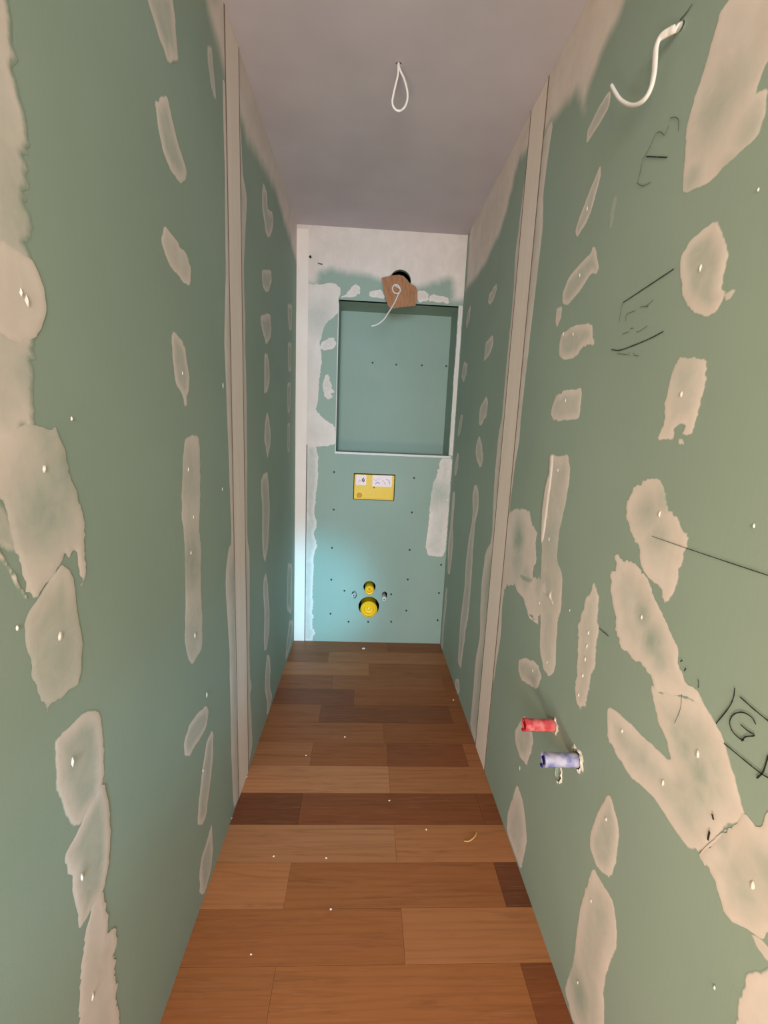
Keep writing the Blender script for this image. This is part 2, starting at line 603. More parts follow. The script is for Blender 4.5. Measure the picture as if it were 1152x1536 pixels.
# wall around the doorway in which the camera stands, and the hall beyond
wf = bmesh.new()
for lo, hi in (((XL - 0.9, FRONT - 0.12, 0), (-0.42, FRONT, H)), ((0.32, FRONT - 0.12, 0), (XR + 0.9, FRONT, H)),
               ((-0.42, FRONT - 0.12, 2.06), (0.32, FRONT, H))):
    box_bm(wf, lo, hi)
tag(from_bm('wall_front', wf, M_HALL), 'wall with the open doorway at the entrance of the narrow room', 'wall', kind='structure')
tag(box('floor_hall', (-2.0, -4.0, -0.06), (2.0, FRONT - 0.1, 0.0), M_TILE),
    'pale bare floor of the hall beyond the doorway', 'floor', kind='structure')


# ------------------------------------------------------------------ filler patches
def smooth_loop(pts, it):
    for _ in range(it):
        q = []
        n = len(pts)
        for i in range(n):
            a, b = pts[i], pts[(i + 1) % n]
            q.append((a[0] * .85 + b[0] * .15, a[1] * .85 + b[1] * .15))
            q.append((a[0] * .15 + b[0] * .85, a[1] * .15 + b[1] * .85))
        pts = q
    return pts


def patch(parent, pl, view, pts, rough=0.0008, soft=0.004, thin=0.45, height=0.0004, it=1, name='filler_patch', base=0.0002,
          spot=None, lim=None, snap=False, cut=None):
    uv = [pl.uv(px(view, *q)) for q in pts]
    if pl.va == 2:
        top = H if lim is None else lim
        uv = [(u, min(max(v, 0.001), top - 0.0005)) for u, v in uv]
        if snap:
            uv = [(u, top - 0.0004 if v > top - 0.02 else v) for u, v in uv]
        if pl.axis == 0:
            uv = [(D - 0.0005 if u > D - (0.02 if snap else 0.0005) else u, v) for u, v in uv]
        else:
            uv = [(min(max(u, XL + 0.0005), XR - 0.0005), v) for u, v in uv]
            if snap:
                uv = [(XL + 0.0005 if u < XL + 0.02 else XR - 0.0005 if u > XR - 0.015 else u, v) for u, v in uv]
    uv = smooth_loop(uv, it)
    P = np.array(uv)
    # densify
    seg = np.linalg.norm(np.roll(P, -1, 0) - P, axis=1)
    step = max(0.0035, seg.sum() / 420)
    out, acc = [], 0.0
    for i in range(len(P)):
        n = max(1, int(seg[i] / step))
        for k in range(n):
            out.append(P[i] + (P[(i + 1) % len(P)] - P[i]) * k / n)
    P = np.array(out)
    n = len(P)
    tg = np.roll(P, -1, 0) - np.roll(P, 1, 0)
    tg /= np.linalg.norm(tg, axis=1)[:, None] + 1e-9
    nr = np.stack([tg[:, 1], -tg[:, 0]], 1)
    a = rng.normal(size=n)
    s = sum(np.convolve(np.concatenate([a, a, a]), np.ones(w) / w ** 0.5, 'same')[n:2 * n] * c for w, c in ((1, .35), (3, .5), (8, .7)))
    env = 0.4 + 0.9 * np.abs(np.convolve(np.tile(rng.normal(size=n), 3), np.ones(15) / 15 ** .5, 'same')[n:2 * n])
    jit = s * env * rough
    if snap:
        fixed = (P[:, 1] > top - 0.004) | ((P[:, 0] > D - 0.004) if pl.axis == 0 else (np.abs(P[:, 0]) > XR - 0.004))
        jit = np.where(fixed, 0.0, jit)
    P = P + nr * jit[:, None]
    if pl.va == 2:
        P[:, 1] = np.clip(P[:, 1], 0.0006, (H if lim is None else lim) - 0.0003)
        if pl.axis == 0:
            P[:, 0] = np.minimum(P[:, 0], D - 0.0004)
        else:
            P[:, 0] = np.clip(P[:, 0], XL + 0.0004, XR - 0.0004)
    mn, mx = P.min(0), P.max(0)
    ar = max((mx - mn)[0] * (mx - mn)[1], 1e-6)
    h = max(0.0045, math.sqrt(ar / 3000))
    gx, gy = np.meshgrid(np.arange(mn[0], mx[0], h), np.arange(mn[1], mx[1], h))
    G = np.stack([gx.ravel(), gy.ravel()], 1) + rng.uniform(-.25, .25, (gx.size, 2)) * h
    A_, B_ = P, np.roll(P, -1, 0)
    ins = np.zeros(len(G), bool)
    dist = np.full(len(G), 9.0)
    for a_, b_ in zip(A_, B_):
        c = (a_[1] > G[:, 1]) != (b_[1] > G[:, 1])
        with np.errstate(divide='ignore', invalid='ignore'):
            xx = (b_[0] - a_[0]) * (G[:, 1] - a_[1]) / (b_[1] - a_[1] + 1e-12) + a_[0]
        ins ^= c & (G[:, 0] < xx)
        if pl.va == 2 and snap and all(w[1] > top - 0.004 or (w[0] > D - 0.004 if pl.axis == 0 else abs(w[0]) > XR - 0.004) for w in (a_, b_)):
            continue
        ab = b_ - a_
        t = np.clip(((G - a_) @ ab) / (ab @ ab + 1e-12), 0, 1)
        dist = np.minimum(dist, np.linalg.norm(G - a_ - t[:, None] * ab, axis=1))
    db = np.zeros(n)
    if snap:
        lim_pt = (P[:, 1] > top - 0.004) | ((P[:, 0] > D - 0.004) if pl.axis == 0 else (np.abs(P[:, 0]) > XR - 0.004))
        freep = P[~lim_pt]
        if len(freep):
            for i in np.where(lim_pt)[0]:
                db[i] = np.linalg.norm(freep - P[i], axis=1).min()
    keep = ins & (dist > 0.0016)
    G, dg = G[keep], dist[keep]
    allp = [Vector(q) for q in P] + [Vector(q) for q in G]
    ce = [(i, (i + 1) % n) for i in range(n)]
    nc = 0
    if cut:                              # leave a round opening where the board has a hole
        (cu, cv), cr = cut
        far = np.linalg.norm(G - np.array([cu, cv]), axis=1) > cr + 0.002
        G, dg = G[far], dg[far]
        ring_ = circle((cu, cv), cr, 36)
        nc = len(ring_)
        allp = [Vector(q) for q in P] + [Vector(q) for q in G] + [Vector(q) for q in ring_]
        o_ = n + len(G)
        ce += [(o_ + i, o_ + (i + 1) % nc) for i in range(nc)]
        dg = np.concatenate([dg, np.full(nc, 0.03)])
    r = delaunay_2d_cdt(allp, ce, [], 1, 1e-6)
    co, fc, orig = r[0], r[2], r[3]
    if cut:
        fc = [f for f in fc if math.hypot(sum(co[i][0] for i in f) / len(f) - cu, sum(co[i][1] for i in f) / len(f) - cv) > cr * 0.985]
    dm = max(dg.max() if len(dg) else 0.003, 0.003)
    dv = []
    for ids in orig:
        dv.append(dg[ids[0] - n] if ids and ids[0] >= n else (db[ids[0]] if ids else 0.0))
    dv = np.array(dv)
    sm = np.clip(dv / 0.006, 0, 1)
    sm = sm * sm * (3 - 2 * sm)
    rel = np.clip((dv / dm - 0.10) / 0.55, 0, 1)
    th = thin * (0.15 + 0.95 * rel * rel * (3 - 2 * rel))
    if spot:
        for (sx, sy, sr, sa) in spot:
            c = np.array(pl.uv(px(view, sx, sy)))
            q = np.array([[w[0], w[1]] for w in co]) - c
            th = np.maximum(th, 1.0 * sa * np.exp(-(q[:, 0] ** 2 / (1.7 * sr) ** 2 + q[:, 1] ** 2 / (1.9 * sr) ** 2)))
    hh = base + height * sm * (1 - 0.4 * th)
    me = bpy.data.meshes.new(name)
    me.from_pydata([pl.P(q[0], q[1], hh[i]) for i, q in enumerate(co)], [], [list(f) for f in fc])
    for nm, arr in (('d', dv), ('thin', th), ('soft', np.full(len(dv), soft)), ('over', np.full(len(dv), 1.0 if base > 0.0005 else 0.0))):
        at = me.attributes.new(nm, 'FLOAT', 'POINT')
        at.data.foreach_set('value', np.asarray(arr, dtype=np.float32))
    me.polygons.foreach_set('use_smooth', [True] * len(me.polygons))
    nz = pl.P(0, 0, 1) - pl.P(0, 0, 0)
    me.update()
    if len(me.polygons) and me.polygons[0].normal.dot(nz) < 0:
        me.flip_normals()
    return link(name, me, M_FILL, parent)


def tape(parent, pl, u0, u1, v0, v1, h=0.0018, ev=None):
    a, b = pl.P(u0, v0, 0.0), pl.P(u1, v1, h)
    lo = [min(a[i], b[i]) for i in range(3)]
    hi = [max(a[i], b[i]) for i in range(3)]
    o = box('joint_tape', lo, hi, M_TAPE, parent, 0.0004)
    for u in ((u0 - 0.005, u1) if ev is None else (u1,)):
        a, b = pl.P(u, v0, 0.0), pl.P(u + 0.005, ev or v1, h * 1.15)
        e = box('tape_gap_shade', [min(a[i], b[i]) for i in range(3)], [max(a[i], b[i]) for i in range(3)], M_TSHADE, parent)  # dark strip painted in as the shadow line along the tape
        e['label'] = 'dark painted shade line along the joint tape'
    return o


# left wall ---------------------------------------------------------------
LW = lambda *a, **k: patch(wall_left, LEFT, *a, **k)
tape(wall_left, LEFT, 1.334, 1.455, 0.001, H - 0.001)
LW('P', [(331, 20), (333, 100), (336, 240), (337, 300), (338, 400), (337, 470), (336, 510), (338, 560), (341, 640), (344, 720), (347, 815),
         (343, 820), (339, 850), (338, 880), (341, 930), (344, 980), (345, 1040), (346, 1100), (349, 1200), (352, 1216),
         (372, 1155), (379, 1116), (377, 1075), (375, 1040), (378, 1030), (374.7, 1015), (374.7, 833), (370.7, 806), (371, 760),
         (370, 591), (368, 518), (367.8, 486), (365.6, 404), (368.3, 342), (370.7, 295), (364, 258), (361, 180), (358, 100), (352, 40)],
   thin=0.6, name='joint_filler')
LW('P', [(446, 337), (444, 400), (434, 368), (424, 338), (412, 294), (396, 266), (377, 232), (358, 196), (342, 150), (326, 88), (309, 26),
         (284, -60), (318, -60), (446, 336)], soft=0.09, thin=0.06, it=0, name='corner_filler', rough=0.003, snap=True)
LW('C3', [(540, -80), (640, -80), (650, 0), (662, 90), (668, 235), (632, 245), (612, 180), (580, 90), (552, 0)], thin=0.5, soft=.006)
LW('C3', [(577, 362), (588, 366), (600, 358), (628, 360), (645, 440), (670, 540), (702, 640), (698, 680), (680, 700), (640, 640), (612, 575), (590, 470)])
LW('C3', [(618, 842), (660, 900), (710, 965), (718, 1010), (712, 1075), (690, 1065), (640, 1005), (615, 950), (604, 905)], thin=.2)
LW('C4', [(642, -15), (655, -10), (692, 40), (712, 160), (712, 218), (700, 240), (702, 270), (692, 275), (688, 240), (660, 190), (648, 110)])
LW('C4', [(692, 400), (715, 382), (745, 384), (752, 440), (752, 640), (748, 720), (756, 800), (755, 960), (762, 1080), (760, 1180), (742, 1215),
          (720, 1250), (706, 1225), (692, 1160), (696, 980), (692, 850), (690, 740), (680, 690), (682, 600), (685, 480)], thin=.25,
   spot=[(722, 850, .05, .65), (720, 560, .05, .45), (728, 1120, .05, .5)])
LW('C5', [(775, 140), (785, 165), (775, 230), (745, 280), (710, 340), (692, 335), (692, 280), (710, 220), (735, 180)], thin=.5)
LW('C5', [(795, 235), (803, 250), (800, 350), (790, 450), (775, 560), (758, 600), (740, 595), (745, 520), (755, 430), (765, 340), (780, 270)], thin=.5)
LW('C5', [(797, 580), (800, 690), (795, 750), (770, 850), (750, 860), (746, 800), (755, 720), (775, 660)], thin=.5)
LW('P', [(-60, -40), (22, -8), (11, 13), (17, 30), (20, 80), (25, 110), (32, 145), (41, 190), (36, 215), (35, 245), (41, 280), (47, 330), (50, 380),
         (55, 460), (53, 520), (51, 590), (51, 634), (50, 662), (-60, 672)], soft=.014, thin=.3, rough=.003, height=.0005,
   spot=[(15, 300, .05, .5), (40, 560, .02, .5), (44, 340, .02, .5)])
LW('N2', [(-200, 240), (60, 215), (200, 290), (240, 370), (280, 480), (292, 600), (275, 730), (225, 790), (135, 835), (60, 800), (0, 760), (-200, 740)],
   base=.00065, thin=.08, rough=.001, it=2)
LW('N3', [(-200, 250), (60, 190), (150, 165), (220, 175), (330, 190), (350, 150), (380, 230), (430, 410), (490, 620), (535, 745), (548, 900), (545, 1130),
          (512, 1215), (500, 1120), (492, 980), (470, 960), (440, 1010), (410, 975), (395, 1040), (330, 1140), (270, 1200), (230, 1250), (190, 1180),
          (150, 1090), (110, 970), (70, 850), (20, 640), (-200, 600)], thin=.1, rough=.0016, base=.00065,
   spot=[(290, 690, .035, .75), (380, 480, .035, .7), (330, 280, .03, .55), (220, 560, .03, .4)])
LW('P', [(92, 845), (105, 859), (112, 879), (116, 923), (123, 959), (122, 1003), (120, 1012), (116, 1028), (100, 1036), (92, 1050), (72, 1060), (70, 1070),
         (66, 1060), (56, 1040), (48, 1016), (45, 985), (37, 967), (36, 931), (52, 903), (76, 867)], thin=.5, base=.00065,
   spot=[(85, 985, .05, .6)])
LW('C5', [(325, 163), (365, 165), (380, 200), (392, 290), (390, 430), (370, 500), (300, 600), (270, 600), (240, 550), (215, 470), (205, 380), (200, 280),
          (260, 220)], thin=.6)
LW('C5', [(390, 430), (408, 520), (413, 700), (385, 850), (340, 910), (300, 985), (290, 985), (290, 930), (270, 840), (245, 710), (280, 640), (330, 530)],
   thin=.6, base=.00065)
LW('C5', [(385, 830), (405, 990), (440, 985), (430, 1240), (450, 1300), (448, 1460), (280, 1460), (300, 1250), (305, 1150), (320, 1000), (340, 900)],
   thin=.15, rough=.002, base=.00065)
LW('N3', [(-30, 900), (0, 950), (40, 1035), (90, 1120), (120, 1180), (190, 1290), (150, 1262), (100, 1200), (60, 1110), (0, 1030), (-30, 990)], thin=0, rough=.0008,
   height=.002)
LW('N3', [(-150, 625), (25, 650), (65, 800), (115, 955), (60, 950), (-150, 930)], thin=.55, soft=.012, rough=.004)
LW('T7', [(170, 380), (215, 380), (240, 650), (262, 890), (232, 850), (200, 700), (180, 550)], thin=.5, soft=.012)
for vw, q in (('F1', [(410, 180), (440, 260), (445, 390), (490, 430), (492, 560), (460, 655), (430, 600), (415, 480), (400, 380), (400, 250)]),
              ('F1', [(400, 900), (475, 900), (482, 990), (460, 1080), (435, 1095), (405, 1040), (400, 960)]),
              ('F1', [(385, 1280), (445, 1255), (470, 1270), (475, 1400), (470, 1470), (435, 1525), (420, 1460), (400, 1400)]),
              ('F2', [(420, 175), (445, 160), (455, 230), (465, 330), (460, 410), (435, 500), (418, 490), (418, 350)]),
              ('F2', [(440, 640), (455, 680), (472, 800), (470, 920), (445, 1035), (430, 940), (418, 880), (422, 760)]),
              ('F2', [(415, 1150), (445, 1135), (455, 1250), (465, 1426), (460, 1566), (450, 1756), (425, 1896), (405, 1806), (400, 1676), (402, 1426),
                      (390, 1300), (390, 1210)]),
              ('F3', [(430, 535), (445, 600), (455, 760), (465, 860), (460, 1020), (440, 1170), (420, 1195), (415, 1100), (420, 900), (410, 720), (412, 600)]),
              ('F3', [(440, 1210), (465, 1230), (470, 1330), (465, 1480), (485, 1560), (460, 1690), (440, 1725), (440, 1600), (422, 1500), (430, 1330)])):
    LW(vw, q, thin=.45)
for vw, q in (('F1', [(610, 1170), (650, 1180), (645, 1400), (625, 1420), (612, 1300)]),
              ('F2', [(610, 60), (645, 70), (640, 320), (615, 330)]),
              ('F2', [(605, 400), (640, 390), (635, 640), (610, 680)]),
              ('F2', [(610, 720), (635, 740), (625, 1000), (605, 960)]),
              ('F3', [(610, 450), (650, 460), (645, 900), (600, 860)]),
              ('F3', [(625, 920), (660, 930), (640, 1130), (600, 1270), (590, 1240), (610, 1050)])):
    LW(vw, q, thin=.7, soft=.02)

# right wall --------------------------------------------------------------
RW = lambda *a, **k: patch(wall_right, RIGHT, *a, **k)
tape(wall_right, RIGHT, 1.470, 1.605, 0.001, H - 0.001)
RW('P', [(812, 160), (787, 267), (777, 350), (773, 379), (770, 439), (763.5, 512), (757.6, 564), (753.7, 623), (748, 649), (741.5, 718), (737.6, 811),
         (728, 829), (723, 864), (720, 913), (720, 954), (713, 989), (708, 1056), (704.5, 1090), (727, 1162), (731.8, 1105), (735.7, 1046),
         (743.5, 1007), (752, 948), (753, 913), (757, 880), (765, 757), (772.8, 698), (780.6, 655), (782, 623), (790.9, 545), (798.7, 476),
         (808.4, 394), (815, 336), (815, 292), (823, 231), (833, 165)], thin=.55, name='joint_filler')
RW('P', [(704, 353), (698, 440), (712, 425), (726, 404), (748, 360), (762, 318), (773, 270), (789, 235), (815, 212), (835, 185), (858, 160), (870, 165),
         (881, 182), (886, 150), (896, 109), (911, 68), (928, 36), (952, -30), (970, -80), (920, -80)], soft=.06, thin=.06, it=0, name='corner_filler', rough=.003, snap=True)
RW('C6', [(565, 335), (560, 400), (520, 470), (472, 545), (475, 490), (510, 420), (545, 355)])
RW('C6', [(528, 608), (528, 660), (495, 780), (470, 840), (437, 893), (430, 860), (455, 790), (490, 700)])
RW('C6', [(500, 910), (512, 950), (522, 1000), (510, 1028), (490, 1020), (450, 1090), (400, 1145), (380, 1140), (385, 1090), (410, 1030), (450, 985), (490, 945)], thin=.5)
RW('C6', [(360, 1150), (385, 1140), (380, 1190), (365, 1230), (358, 1200)], soft=.008, thin=.2)
RW('C6', [(575, 735), (590, 740), (572, 850), (555, 860), (560, 800)], soft=.015, thin=.7)
RW('P', [(842, 500), (860, 488), (888, 483), (892, 520), (878, 518), (862, 538), (845, 541), (838, 533), (840, 513)], thin=.45)
RW('C7', [(425, 240), (440, 205), (475, 185), (505, 190), (522, 182), (522, 230), (515, 285), (505, 292), (470, 297), (425, 290), (418, 275)], thin=.35)
RW('C7', [(418, 405), (445, 415), (478, 405), (485, 450), (482, 500), (470, 570), (455, 640), (445, 700), (440, 760), (460, 820), (455, 930), (440, 1000),
          (435, 1140), (412, 1165), (395, 1140), (380, 1060), (385, 960), (372, 900), (385, 830), (388, 720), (390, 600), (400, 520), (415, 460)], thin=.3,
   spot=[(420, 690, .06, .5), (405, 850, .03, .5)])
RW('F5', [(945, 310), (980, 320), (965, 480), (935, 700), (905, 950), (880, 1010), (878, 930), (890, 700), (925, 480), (942, 470)], thin=0, base=.00065, height=.0025)
RW('F5', [(620, 780), (660, 740), (720, 727), (790, 742), (805, 830), (850, 910), (840, 1010), (845, 1130), (815, 1230), (850, 1280), (930, 1270), (900, 1400),
          (870, 1520), (860, 1611), (830, 1601), (770, 1521), (740, 1421), (690, 1351), (655, 1310), (610, 1350), (590, 1400), (595, 1100), (600, 1000)],
   thin=.12, rough=.0022, spot=[(705, 960, .03, .98), (700, 1130, .035, .5), (760, 1260, .02, .5), (860, 1320, .02, .4)])
RW('F5', [(690, 1235), (740, 1230), (830, 1270), (800, 1320), (750, 1300)], thin=.8, base=.00065, height=.0005)
RW('F5', [(930, 1400), (960, 1350), (975, 1330), (955, 1400), (985, 1490), (960, 1460)], thin=0, base=.00065, height=.003)
RW('F5', [(770, 1520), (800, 1560), (850, 1590), (865, 1625), (830, 1605), (790, 1570)], thin=0, base=.001, height=.003)
RW('F6', [(705, 560), (740, 550), (810, 552), (860, 600), (865, 640), (890, 690), (850, 795), (790, 760), (720, 710), (705, 640)], thin=.4)
RW('P', [(891, 869), (898.7, 895.6), (898.7, 944), (893, 998), (889, 1009), (880, 1049), (872, 1073), (864.4, 1053), (862, 1018), (867, 989), (867.5, 931),
         (880, 895)], thin=.25, rough=.002, soft=.006)
RW('C8', [(297, 215), (330, 160), (350, 190), (362, 250), (350, 300), (335, 332), (315, 305), (300, 260)], thin=.4)
RW('C8', [(305, 392), (325, 450), (335, 530), (338, 600), (318, 690), (300, 640), (270, 555), (272, 500), (290, 440)], thin=.35)
RW('C8', [(615, 428), (638, 480), (652, 560), (645, 640), (625, 710), (600, 705), (570, 670), (550, 600), (552, 560), (580, 480)], thin=.45)
RW('C8', [(560, 675), (600, 740), (635, 800), (645, 900), (640, 960), (605, 1040), (600, 1120), (600, 1330), (478, 1330), (465, 1090), (480, 1040), (500, 960),
          (505, 900), (520, 800), (545, 720)], thin=.35, spot=[(515, 1100, .03, .85), (585, 840, .025, .5)])
RW('C6', [(1010, -10), (970, 40), (945, 150), (900, 300), (850, 450), (840, 560), (830, 720), (850, 725), (940, 680), (1010, 610), (1060, 560), (1115, 510),
          (1150, 420), (1152, 320), (1110, 340), (1152, 230), (1300, 60), (1300, -100), (1040, -100)], thin=.15, rough=.0008,
   spot=[(960, 400, .03, .55), (1020, 330, .03, .4), (1000, 640, .012, .6), (870, 665, .012, .6), (1080, 480, .015, .5)])
RW('C6', [(962, 818), (985, 860), (1000, 930), (1012, 970), (1000, 970), (988, 1040), (990, 1080), (1000, 1090), (960, 1170), (920, 1188), (870, 1170), (830, 1110),
          (820, 1010), (828, 950), (870, 885)], thin=.5)
RW('C6', [(985, 1105), (1010, 1075), (1028, 1085), (1015, 1115), (995, 1118)], thin=.2)
RW('C7', [(855, 75), (890, 80), (920, 85), (955, 75), (945, 150), (925, 240), (905, 300), (895, 340), (860, 340), (870, 310), (835, 318), (832, 360), (775, 365),
          (795, 300), (805, 220), (830, 130)], thin=.3, rough=.0016, spot=[(870, 140, .02, .5)])
RW('C7', [(850, 355), (868, 360), (868, 378), (852, 372)], thin=.1)
RW('C7', [(790, 485), (815, 540), (850, 620), (875, 720), (870, 780), (845, 850), (815, 915), (800, 910), (790, 860), (760, 840), (750, 825), (725, 800), (715, 720),
          (690, 680), (672, 600), (680, 560), (705, 515), (730, 495)], thin=.2, rough=.0022, spot=[(745, 610, .02, .6), (780, 690, .02, .5), (800, 560, .015, .5)])
RW('N4', [(110, 155), (160, 170), (220, 200), (290, 240), (350, 350), (400, 500), (470, 640), (530, 770), (570, 900), (585, 980), (680, 1100), (690, 1160), (570, 1110),
          (440, 1090), (390, 1070), (340, 960), (300, 910), (200, 840), (140, 770), (115, 640), (100, 540), (75, 370), (70, 255), (110, 215)],
   thin=.28, rough=.0022, base=.00065, spot=[(290, 560, .016, .8), (360, 740, .018, .85), (410, 850, .014, .7)])
RW('N5', [(350, 110), (400, 170), (520, 180), (660, 230), (690, 190), (760, 330), (850, 490), (900, 660), (960, 880), (1000, 1010), (1050, 1060), (880, 1100), (690, 1300),
          (640, 1280), (540, 1160), (440, 1010), (360, 890), (280, 820), (200, 750), (110, 600), (50, 480), (38, 380), (60, 275), (110, 300), (200, 380), (330, 500),
          (490, 650), (450, 500), (400, 380), (360, 240)], thin=.38, rough=.001,
   spot=[(580, 560, .014, .7), (680, 720, .016, .75), (690, 880, .014, .6), (600, 1020, .014, .5), (300, 640, .016, .55), (520, 450, .01, .6), (780, 700, .012, .5)])
RW('N6', [(680, 390), (780, 290), (880, 195), (1000, 100), (1080, 190), (1152, 60), (1330, 0), (1330, 1000), (1152, 940), (1050, 910), (960, 860), (860, 770),
          (830, 680), (780, 540), (730, 420)], thin=.32, rough=.0016, base=.00065, spot=[(950, 520, .014, .5), (1000, 650, .016, .55), (1140, 460, .014, .6), (840, 300, .01, .4)])
RW('N6', [(1030, 920), (1080, 910), (1152, 1000), (1330, 1130), (1330, 1250), (1150, 1110), (1080, 1020)], thin=.2)
RW('N6', [(1010, 1190), (1060, 1170), (1110, 1190), (1152, 1150), (1330, 1150), (1330, 1750), (880, 1750), (915, 1500), (960, 1370), (980, 1260)], thin=.1, rough=.0012)
RW('N6', [(908, 1272), (925, 1290), (970, 1370), (960, 1376), (930, 1320)], thin=0, rough=.0004, soft=.001)
RW('N6', [(685, 378), (750, 300), (860, 210), (880, 198), (800, 285), (690, 385)], thin=0, rough=.0004, base=.0014, soft=.001)
for vw, q in (('F4', [(435, 485), (438, 530), (410, 620), (385, 655), (370, 635), (378, 570), (405, 530)]),
              ('F4', [(410, 875), (410, 960), (380, 1040), (335, 1090), (345, 1010), (350, 940)]),
              ('P', [(730.3, 593), (732, 603), (730, 625), (726, 630), (721, 640.5), (718.5, 636.6), (718.6, 629), (719.6, 611)]),
              ('F5', [(405, 165), (425, 230), (435, 340), (425, 410), (405, 415), (385, 360), (375, 290), (380, 240)]),
              ('F5', [(365, 550), (385, 545), (400, 600), (400, 720), (375, 830), (360, 1000), (350, 1200), (330, 1450), (320, 1560), (300, 1681), (280, 1831),
                      (262, 1971), (240, 1911), (245, 1781), (260, 1581), (290, 1331), (300, 1150), (320, 980), (345, 850), (355, 740), (350, 640)]),
              ('F6', [(225, 700), (250, 710), (255, 800), (240, 850), (215, 760)])):
    RW(vw, q, thin=.4)
for vw, q in (('F4', [(240, 640), (230, 760), (205, 840), (200, 780), (215, 700)]),
              ('F4', [(185, 1080), (212, 1100), (205, 1180), (182, 1255), (162, 1200)]),
              ('F5', [(265, 0), (280, 20), (265, 130), (240, 190), (240, 120)]),
              ('F5', [(235, 300), (248, 310), (240, 420), (220, 495), (212, 430)]),
              ('F5', [(200, 600), (220, 600), (215, 700), (200, 860), (205, 1000), (180, 1240), (160, 1230), (165, 1000), (185, 850)]),
              ('F6', [(150, 0), (158, 20), (155, 130), (130, 350), (130, 430), (120, 510), (110, 480), (120, 300), (140, 100)])):
    RW(vw, q, thin=.4, soft=.006)

# end wall ----------------------------------------------------------------
BW = lambda *a, **k: patch(wall_back, BACK, *a, **k)
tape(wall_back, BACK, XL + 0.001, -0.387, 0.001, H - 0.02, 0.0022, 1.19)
BW('B1', [(80, 50), (1030, 110), (996, 497), (915, 482), (905, 385), (740, 425), (600, 390), (420, 350), (320, 335), (235, 345), (225, 400), (60, 400)],
   soft=.07, thin=.05, it=0, lim=H, rough=.003, snap=True, cut=(HOLE, 0.0575))
BW('B1', [(70, 380), (225, 380), (300, 382), (328, 400), (326, 440), (318, 462), (314, 548), (250, 590), (215, 680), (225, 800), (200, 1050), (220, 1100), (295, 1150),
          (298, 1250), (220, 1262), (150, 1260), (140, 1368), (60, 1368)], thin=.1, base=.00065, rough=.002, snap=True, spot=[(215, 560, .05, .4)])
BW('B1', [(965, 500), (994, 498), (937, 1312), (911, 1306)], it=0, thin=.15, rough=.0006)
for q in ([(330, 452), (350, 440), (400, 385), (435, 395), (435, 440), (400, 452)], [(490, 420), (550, 415), (570, 465), (480, 450)],
          [(740, 420), (795, 420), (800, 470), (745, 485)], [(810, 440), (910, 450), (920, 490), (800, 475)],
          [(225, 690), (290, 670), (305, 700), (295, 725), (250, 740), (215, 730)],
          [(245, 870), (260, 870), (290, 960), (285, 990), (260, 1010), (235, 980), (230, 920)]):
    BW('B1', q, thin=.15, soft=.006, rough=.002, base=.00065)
BW('B2', [(130, 95), (205, 105), (205, 300), (185, 450), (200, 540), (180, 570), (205, 630), (185, 690), (180, 850), (175, 1000), (185, 1160), (120, 1160), (125, 900),
          (130, 500)], thin=.4, rough=.002)
BW('B2', [(865, 170), (935, 175), (930, 240), (908, 500), (892, 700), (800, 705), (785, 660), (795, 560), (820, 320), (850, 250)], thin=.25, rough=.0012,
   spot=[(860, 360, .05, .6)])


# white screw dots --------------------------------------------------------
def dots(parent, pl, items):
    for vw, x, y, r in items:
        c = pl.uv(px(vw, x, y))
        bm = bmesh.new()
        k = 10
        ctr = bm.verts.new(pl.P(c[0], c[1], 0.0030))
        rim = []
        for i in range(k):
            a = 2 * math.pi * i / k
            j = random.uniform(.75, 1.2)
            rim.append(bm.verts.new(pl.P(c[0] + r * 0.55 * j * math.cos(a), c[1] + r * 0.95 * j * math.sin(a), 0.0016)))
        for i in range(k):
            bm.faces.new([ctr, rim[i], rim[(i + 1) % k]])
        from_bm('screw_filler', bm, M_DOT, parent)


dots(wall_left, LEFT, [('C4', 683, 150, .005), ('C4', 705, 512, .006), ('C4', 715, 825, .006), ('C4', 730, 1135, .008), ('C4', 222, 1138, .008),
                       ('C5', 270, 355, .008), ('C5', 305, 790, .007), ('C5', 345, 1240, .007), ('C5', 760, 390, .005), ('C4', 265, 320, .004), ('C4', 60, 1105, .004),
                       ('C3', 75, 1100, .005), ('C3', 98, 1130, .007), ('C5', 775, 105, .009), ('F2', 70, 1280, .006), ('F2', 75, 430, .009), ('N3', 278, 440, .006),
                       ('C4', 725, 690, .005)])
dots(wall_right, RIGHT, [('C6', 478, 782, .007), ('C6', 450, 1030, .006), ('C6', 902, 1003, .006), ('C6', 425, 1250, .006), ('C6', 388, 1250, .006), ('C7', 862, 205, .006),
                         ('C7', 470, 228, .006), ('C7', 445, 462, .006), ('C7', 415, 695, .007), ('C7', 382, 910, .006), ('C7', 408, 1110, .006), ('C7', 548, 1010, .006),
                         ('C7', 543, 1055, .006), ('C7', 537, 1100, .006), ('C7', 528, 1155, .006), ('C7', 788, 610, .0065), ('C7', 728, 958, .005), ('C7', 1108, 650, .0035),
                         ('C7', 485, 935, .004), ('C7', 360, 1138, .006), ('C8', 662, 217, .0045), ('C8', 800, 392, .006), ('C8', 918, 294, .0065), ('C8', 1103, 737, .006),
                         ('C8', 608, 515, .005), ('C8', 557, 790, .005), ('C8', 512, 1065, .005), ('C8', 515, 95, .005), ('C8', 530, 30, .005),
                         ('C8', 316, 342, .008), ('C8', 975, 1083, .0035), ('C6', 1120, 710, .003)])
dots(wall_back, BACK, [('B1', 260, 708, .006), ('B1', 250, 942, .006), ('B1', 518, 435, .006), ('B2', 908, 243, .006), ('B2', 905, 395, .005)])

